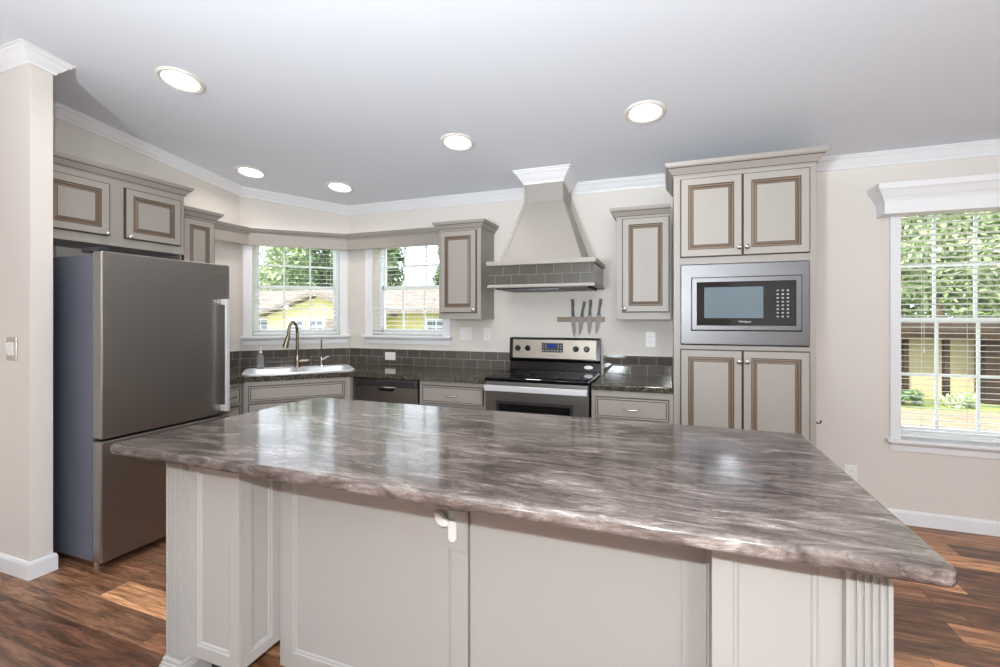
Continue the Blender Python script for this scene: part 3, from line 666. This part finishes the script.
knife('upright knife third from the left on the magnetic strip', -.597, 1.506, -.610, 1.220, .44, .037, 1)
knife('tilted knife, rightmost on the magnetic strip', -.515, 1.514, -.552, 1.224, .44, .038, 1)

# ------------------------------------------------------------ refrigerator
f = thing('refrigerator', 'tall stainless refrigerator with bottom freezer at the left', 'refrigerator', (-3.2, 1.93, 0))
FX, y0, y1 = -2.83, 1.548, 2.309
MB().box(-3.60, -2.912, y0+.004, y1-.004, .045, 1.705).build('body', 'grey', f, True, bevel=.006)
MB().box(-2.911, -2.905, y0+.02, y1-.02, .06, 1.69).build('gasket', 'dark', f, True)
up_ = MB().box(-2.904, FX, y0, y1, .712, 1.720).build('upper_door', 'fridge', f, True, bevel=.008, seg=3)
MB().box(-2.904, FX, y0, y1, .05, .700).build('freezer_door', 'fridge', f, True, bevel=.008, seg=3)
MB().box(-3.02, -2.875, y0+.01, y0+.06, 1.7205, 1.745).build('hinge_cover', 'dark', f, True, bevel=.004)
q = MB(); q.box(-2.790, -2.772, 2.236, 2.262, .735, 1.487); q.box(-2.8295, -2.789, 2.236, 2.262, .735, .775); q.box(-2.8295, -2.789, 2.236, 2.262, 1.447, 1.487)
ho = q.build('handle', 'bright', f, True, bevel=.004)
q = MB(); q.box(-2.7885, -2.7705, 2.10, 2.2, .64, .66); q = MB()
q.box(-2.790, -2.772, 1.62, 2.24, .625, .65); q.box(-2.8295, -2.789, 1.62, 1.65, .625, .65); q.box(-2.8295, -2.789, 2.21, 2.24, .625, .65)
q.build('freezer_handle', 'chrome', f, True, bevel=.004)
text('Whirlpool', 'logo', .018, 'logog', f, (-2.8292, 2.225, 1.655), Euler((R(90), 0, R(90))).to_matrix())
q = MB(); q.lathe([(.02, 0), (.02, .03), (.012, .045)], 12, 0, Matrix.Translation((-2.95, y0+.05, 0))); q.build('foot', 'chrome', f, True)
q = MB(); q.lathe([(.02, 0), (.02, .03), (.012, .045)], 12, 0, Matrix.Translation((-2.95, y1-.05, 0))); q.build('foot', 'chrome', f, True)
q = MB(); q.box(-3.5, -3.46, y0+.05, y0+.09, 0, .045); q.build('foot', 'dark', f, True)
q = MB(); q.box(-3.5, -3.46, y1-.09, y1-.05, 0, .045); q.build('foot', 'dark', f, True)

# ------------------------------------------------------------ island
it = MB().prism(rr(-1.877, .490, 1.046, 2.080, .022, 5), .876, .914)
tag(it.build('island_countertop', 'stone', bevel=.013, seg=4, smooth=True), 'large glossy streaked taupe countertop on the island', 'countertop')
il = thing('kitchen_island', 'large pale painted kitchen island with fluted corner posts and recessed knee panels', 'kitchen island', (-.67, 1.6, 0))
yf, yk, yb = 1.205, 1.388, 1.99
lx0, lx1, rx0, rx1 = -1.77, -1.433, .097, .439
b = MB(); b.box(lx0+.01, lx1-.018, yf+.02, yb, .10, .876); b.box(rx0+.018, rx1-.01, yf+.02, yb, .10, .876); b.box(lx1-.018, rx0+.018, yk+.02, yb, 0, .876)
b.build('carcass', 'isl', il, True)
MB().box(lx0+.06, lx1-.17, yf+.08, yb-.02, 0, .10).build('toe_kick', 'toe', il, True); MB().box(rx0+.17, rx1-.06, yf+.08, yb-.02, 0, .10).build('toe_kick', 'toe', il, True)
PAN = lambda a, d=.018: [(0, 0, 0), (0, d, 0), (a, d, 0), (a+.004, d-.004, 0), (a+.010, d-.005, 0), (a+.014, d-.010, 0)]
MB().rings(-1.688, lx1, .10, .874, PAN(.045, .018), 0, yf+.018).build('front_panel', 'isl', il, True)
MB().rings(rx0, rx1-.08, .10, .874, PAN(.045, .018), 0, yf+.018).build('front_panel', 'isl', il, True)
# side panel of the left end block facing the knee space
sp = MB().rings(0, yk-yf-.0195, .10, .874, PAN(.035, .018), 0, 0)
sp.v = [(lx1-.018-y_, yf+x_+.0185, z_) for x_, y_, z_ in sp.v]; sp.build('side_panel', 'isl', il, True)
sp = MB().rings(0, yk-yf-.0195, .10, .874, PAN(.035, .018), 0, 0)
sp.v = [(rx0+.018+y_, yf+x_+.0185, z_) for x_, y_, z_ in sp.v]; sp.build('side_panel', 'isl', il, True)
MB().rings(lx1, -.626, 0, .874, PAN(.062), 0, yk+.018).build('knee_panel', 'isl', il, True)
MB().box(-.619, rx0, yk+.008, yk+.018, 0, .874).box(.035, rx0, yk, yk+.008, 0, .874).box(-.619, .035, yk, yk+.008, 0, .07).build('knee_panel', 'isl', il, True)
def post(x0):
    w = .082; yfp = 1.178; n = 5; pl = [(x0, yf+.03), (x0, yfp)]
    g_ = .0075; pitch = (w-.014)/n
    for i in range(n):
        cx_ = x0+.007+pitch*(i+.5)
        for a in range(180, 361, 36): pl.append((cx_+.0056*math.cos(R(a)), yfp+.010*abs(math.sin(R(a)))))
    pl += [(x0+w, yfp), (x0+w, yf+.03)]
    p = MB().prism(pl, .10, .874).build('fluted_post', 'isl', il, True)
    q = MB(); q.sweep([(x0, yf+.10, 0), (x0, yfp, 0), (x0+w, yfp, 0), (x0+w, yf+.10, 0)], [(-.03, 0), (.016, 0), (.016, .066), (.012, .070), (.012, .076), (.008, .080), (.008, .090), (.003, .098), (-.03, .098)])
    qo = q.build('plinth', 'isl', p, False); qo.data.transform(il.matrix_basis.inverted())
    return p
post(lx0); post(rx1-.082)
# outlet with a plug under the overhang
ol = thing('wall_outlet', 'white outlet with a plugged-in adapter on the island knee panel', 'outlet', (-.665, yk, .70))
MB().box(-.695, -.630, yk-.006, yk-.0005, .585, .72).build('cover_plate', 'isl', ol, True, bevel=.002)
q = MB(); q.yprism([(-.690, 0.681), (-.690, 0.628), (-.682, 0.618), (-.668, 0.618), (-.660, 0.628), (-.660, 0.681), (-.668, 0.688), (-.682, 0.688)], yk-.020, yk-.006); q.build('plug', 'plastic', ol, True, bevel=.003)
q = MB(); q.yprism([(-.742, 0.711), (-.728, 0.674), (-.712, 0.666), (-.690, 0.670), (-.682, 0.682), (-.700, 0.692), (-.722, 0.710)], yk-.026, yk-.006); q.build('adapter', 'plastic', ol, True, bevel=.003)

# ------------------------------------------------------------ wall plates
def plate(name, label, cat, loc, rz, w, h, kind):
    p = thing(name, label, cat, loc, rz)
    MB().box(-w/2, w/2, -.006, -.0005, -h/2, h/2).build('cover_plate', 'plastic', p, bevel=.002)
    if kind == 'outlet':
        for z in (-.02, .02):
            s_ = MB(); s_.prism([(.014*math.cos(a*.3927), .016*math.sin(a*.3927)) for a in range(16)], 0, .0015)
            s_.v = [(x, -.006-z_, y+z) for x, y, z_ in s_.v]; so = s_.build('socket', 'plastic', p)
            q = MB(); q.box(-.006, -.004, -.0082, -.0074, z-.002, z+.006); q.box(.004, .006, -.0082, -.0074, z-.002, z+.006); q.build('slots', 'dark', so)
    elif kind == 'houtlet':
        for x in (-.02, .02):
            s_ = MB().box(x-.014, x+.014, -.008, -.006, -.013, .013).build('socket', 'plastic', p, bevel=.001)
            q = MB(); q.box(x-.004, x+.004, -.0088, -.0079, .003, .005); q.box(x-.004, x+.004, -.0088, -.0079, -.005, -.003); q.build('slots', 'mark', s_)
    else:
        for i in range(kind):
            x = (i-(kind-1)/2)*.046
            MB().box(x-.016, x+.016, -.009, -.006, -.033, .033).build('rocker', 'plastic', p, bevel=.002)
    return p
plate('wall_outlet', 'white horizontal outlet on the tile backsplash right of the sink', 'outlet', (-2.50, YB-.013, .994), 0, .115, .075, 'houtlet')
plate('switch_plate', 'white double switch plate on the wall under the narrow left wall cabinet', 'switch', (-1.715, YB, 1.215), 0, .115, .115, 2)
plate('wall_outlet', 'white upright outlet on the wall left of the range', 'outlet', (-1.505, YB, 1.215), 0, .07, .115, 'outlet')
plate('wall_outlet', 'white outlet under the wall cabinet beside the tall cabinet', 'outlet', (-.135, YB, 1.19), 0, .07, .115, 'outlet')
plate('wall_outlet', 'white low outlet on the wall between the tall cabinet and the right window', 'outlet', (1.165, YB, .30), 0, .07, .115, 'outlet')
# toggle switch on the partition
s_ = thing('light_switch', 'steel-rimmed double light switch on the partition wall at the far left', 'switch', (-3.28, 1.39, 1.198))
MB().box(-3.325, -3.235, 1.382, 1.3895, 1.136, 1.260).build('cover_plate', 'nickel', s_, True, bevel=.003)
for x in (-3.296, -3.264): MB().xprism([(1.3815, 1.16), (1.376, 1.165), (1.372, 1.225), (1.3815, 1.232)], x-.011, x+.011).build('rocker', 'plastic', s_, True)

# ------------------------------------------------------------ recessed ceiling lights
def can(x, y, label, energy=2.5):
    a = math.atan(.13)*(-1 if y > RID else 1)
    t = thing('ceiling_light', label, 'ceiling light', (x, y, zc(x, y)), 0, 'recessed ceiling lights', rx=a)
    MB().sweep([(.102*math.cos(-i*math.pi/20), .102*math.sin(-i*math.pi/20), 0) for i in range(40)][::-1], [(-.010, 0), (-.009, -.008), (.006, -.012), (.0155, -.004), (.0155, 0)][::-1], closed=True).build('trim_ring', 'ring', t, smooth=True)
    MB().lathe([(.088, -.001), (.088, -.004), (.02, -.006)], 32).build('lens', 'lens', t, smooth=True)
    l = lamp('ceiling_light_or_fill', 'AREA', (x, y-.003, zc(x, y)-.02), energy, (1, .93, .84), (a, 0, 0), .17, None, 'DISK'); l.data.spread = R(150)
can(-2.584, 1.80, 'round recessed light above the refrigerator side, nearest the partition wall')
can(-.131, 2.82, 'round recessed light in the ceiling in front of the tall cabinet, rightmost one')
can(-1.361, 2.847, 'round recessed light in the ceiling left of the range hood')
can(-3.248, 2.843, 'round recessed light over the left counter corner, near the left wall crown')
can(-2.714, 3.289, 'round recessed light over the corner sink in front of the kitchen windows')
for x, y in ((-.6, .9), (1.6, 1.2), (-1.8, -1.6), (1.6, -1.6)):
    lamp('ceiling_light_or_fill', 'AREA', (x, y, zc(x, y)-.02), 5, (1, .93, .84), (0, 0, 0), .17, None, 'DISK')  # extra unseen lamps without fixtures, added to fill the room with light

# ------------------------------------------------------------ outdoors
GZ = -1.1
tag(MB().box(-45, 40, 4.2, 60, GZ-.3, GZ).build('ground_outside', 'grass'), None, None, kind='structure')
tag(MB().prism([(3, 10.5), (14, 10.2), (16, 15.4), (3, 15.2)], GZ-.05, GZ+.02).build('path_outside', 'path'), None, None, kind='structure')
hs = thing('house', 'yellow house with a front gable seen through both kitchen windows', 'house', (-12, 15, GZ))
q = MB(); q.box(-24, -3, 15, 21, GZ, 1.62); q.build('wall', 'yellow', hs, True)
q = MB(); q.yprism([(-15.1, GZ), (-10.1, GZ), (-10.1, 1.45), (-12.6, 2.15), (-15.1, 1.45)], 14, 18); q.build('gable_wall', 'yellow', hs, True)
q = MB(); q.xprism([(14.5, 1.50), (18, 2.6), (21.5, 1.5), (21.5, 1.62), (18, 2.72), (14.5, 1.62)], -24.5, -2.5); q.build('roof', 'shingle', hs, True)
q = MB(); q.yprism([(-15.5, 1.38), (-12.6, 2.2), (-9.7, 1.38), (-9.7, 1.50), (-12.6, 2.36), (-15.5, 1.50)], 13.7, 18); q.build('gable_roof', 'shingle', hs, True)
for (xa, xb, yy) in ((-13.9, -13.25, 13.97), (-12.9, -12.3, 13.97), (-16.9, -16.1, 14.97), (-8.4, -7.6, 14.97)):
    w_ = MB(); w_.box(xa-.06, xb+.06, yy-.03, yy+.02, .2, 1.32); w_.build('window', 'white', hs, True)
    w_ = MB()
    for i in range(2):
        for j in range(4):
            W = (xb-xa)/2; w_.box(xa+i*W+.03, xa+(i+1)*W-.03, yy-.045, yy-.028, .25+j*.26, .25+j*.26+.22)
    w_.build('window_panes', 'pane', hs, True)
for xa, yy in ((-12.15, 13.97), (-15.95, 14.97), (-7.4, 14.97)):
    MB().box(xa, xa+.32, yy-.03, yy+.02, .2, 1.32).build('shutter', 'shingle', hs, True)
sh = thing('outbuilding', 'low beige building with brown eaves seen through the right window', 'building', (8, 18, GZ))
MB().box(4, 8.45, 17.5, 21, GZ, 1.05).build('wall', 'beige', sh, True)
MB().box(8.45, 15, 17.0, 21, GZ, 1.05).build('board_wall', 'brown', sh, True)
MB().xprism([(16.6, .78), (16.6, .98), (19.5, 1.25), (22, 1.0), (22, .9)], 3.6, 15.5).build('roof', 'brown', sh, True)
for x_ in (5.7, 6.55, 7.5): MB().box(x_, x_+.12, 16.9, 17.06, GZ, .75).build('post', 'brown', sh, True)
def leaves(n, cx_, cy_, cz_, rx_, ry_, rz_, size, seed):
    rnd = random.Random(seed); q = MB()
    blobs = [(rnd.gauss(0, .45), rnd.gauss(0, .35), rnd.gauss(0, .42), rnd.uniform(.25, .5)) for _ in range(22)]
    for _ in range(n):
        bx_, by_, bz_, br = rnd.choice(blobs)
        u = Vector((rnd.gauss(0, 1), rnd.gauss(0, 1), rnd.gauss(0, 1))).normalized()*br*rnd.uniform(.75, 1.05)
        p = Vector((cx_+(bx_+u.x)*rx_, cy_+(by_+u.y)*ry_, cz_+(bz_+u.z)*rz_))
        a = Vector((rnd.gauss(0, 1), rnd.gauss(0, 1), rnd.gauss(0, 1))).normalized(); b_ = a.cross(Vector((rnd.gauss(0, 1), rnd.gauss(0, 1), rnd.gauss(0, 1)))).normalized()
        s_ = size*rnd.uniform(.6, 1.3)
        q.add([p-a*s_, p-b_*s_*.5, p+a*s_, p+b_*s_*.5], [(0, 1, 2, 3)])
    return q
def tree(label, x, y, h, rx_, rz_, n, m, seed, size=.16, cz_=None):
    t = thing('tree', label, 'tree', (x, y, GZ), 0, 'trees behind the neighbouring buildings')
    czz = cz_ if cz_ is not None else GZ+h*.62
    MB().tube([(x, y, GZ), (x+.1, y, GZ+h*.35), (x-.05, y+.1, czz)], [.22, .17, .08], 8).build('trunk', 'bark', t, True, smooth=True)
    leaves(n, x, y, czz, rx_, rx_*.8, rz_, size, seed).build('foliage', m, t, True, recalc=False)
    return t
tree('bushy light green tree behind the yellow house gable, left in the corner window', -27.4, 27, 9, 2.3, 4.0, 6000, 'leaf', 1, .2)
tree('darker green tree behind the yellow house, right part of the corner window', -22.4, 25.5, 9, 1.5, 3.8, 5000, 'leafd', 2, .2)
tree('tree behind the yellow roof at the left edge of the second kitchen window', -18.0, 26, 9, 1.75, 4.0, 5500, 'leafd', 3, .2)
tree('tree behind the yellow roof just left of the narrow wall cabinet', -13.0, 26, 9, 1.3, 3.6, 4500, 'leafd', 4, .2)
tree('large leafy tree rising above the low beige building in the right window', 11.2, 26, 11, 3.4, 4.6, 11000, 'leaf', 5, .2, 4.2)
tree('darker tree far behind the low beige building', 19, 38, 13, 6, 7, 8000, 'leafd', 7, .35, 5)
def shrub(label, x, y, r_, seed, m='leafd'):
    t = leaves(700, x, y, GZ+r_*.5, r_, r_, r_*.7, .07, seed).build('shrub', m, recalc=False); tag(t, label, 'shrub')
shrub('low shrub in front of the beige wall, left in the right window', 6.1, 16.1, .38, 11)
shrub('low shrub beside the dark post outside the right window', 7.45, 16.1, .34, 12, 'leaf')
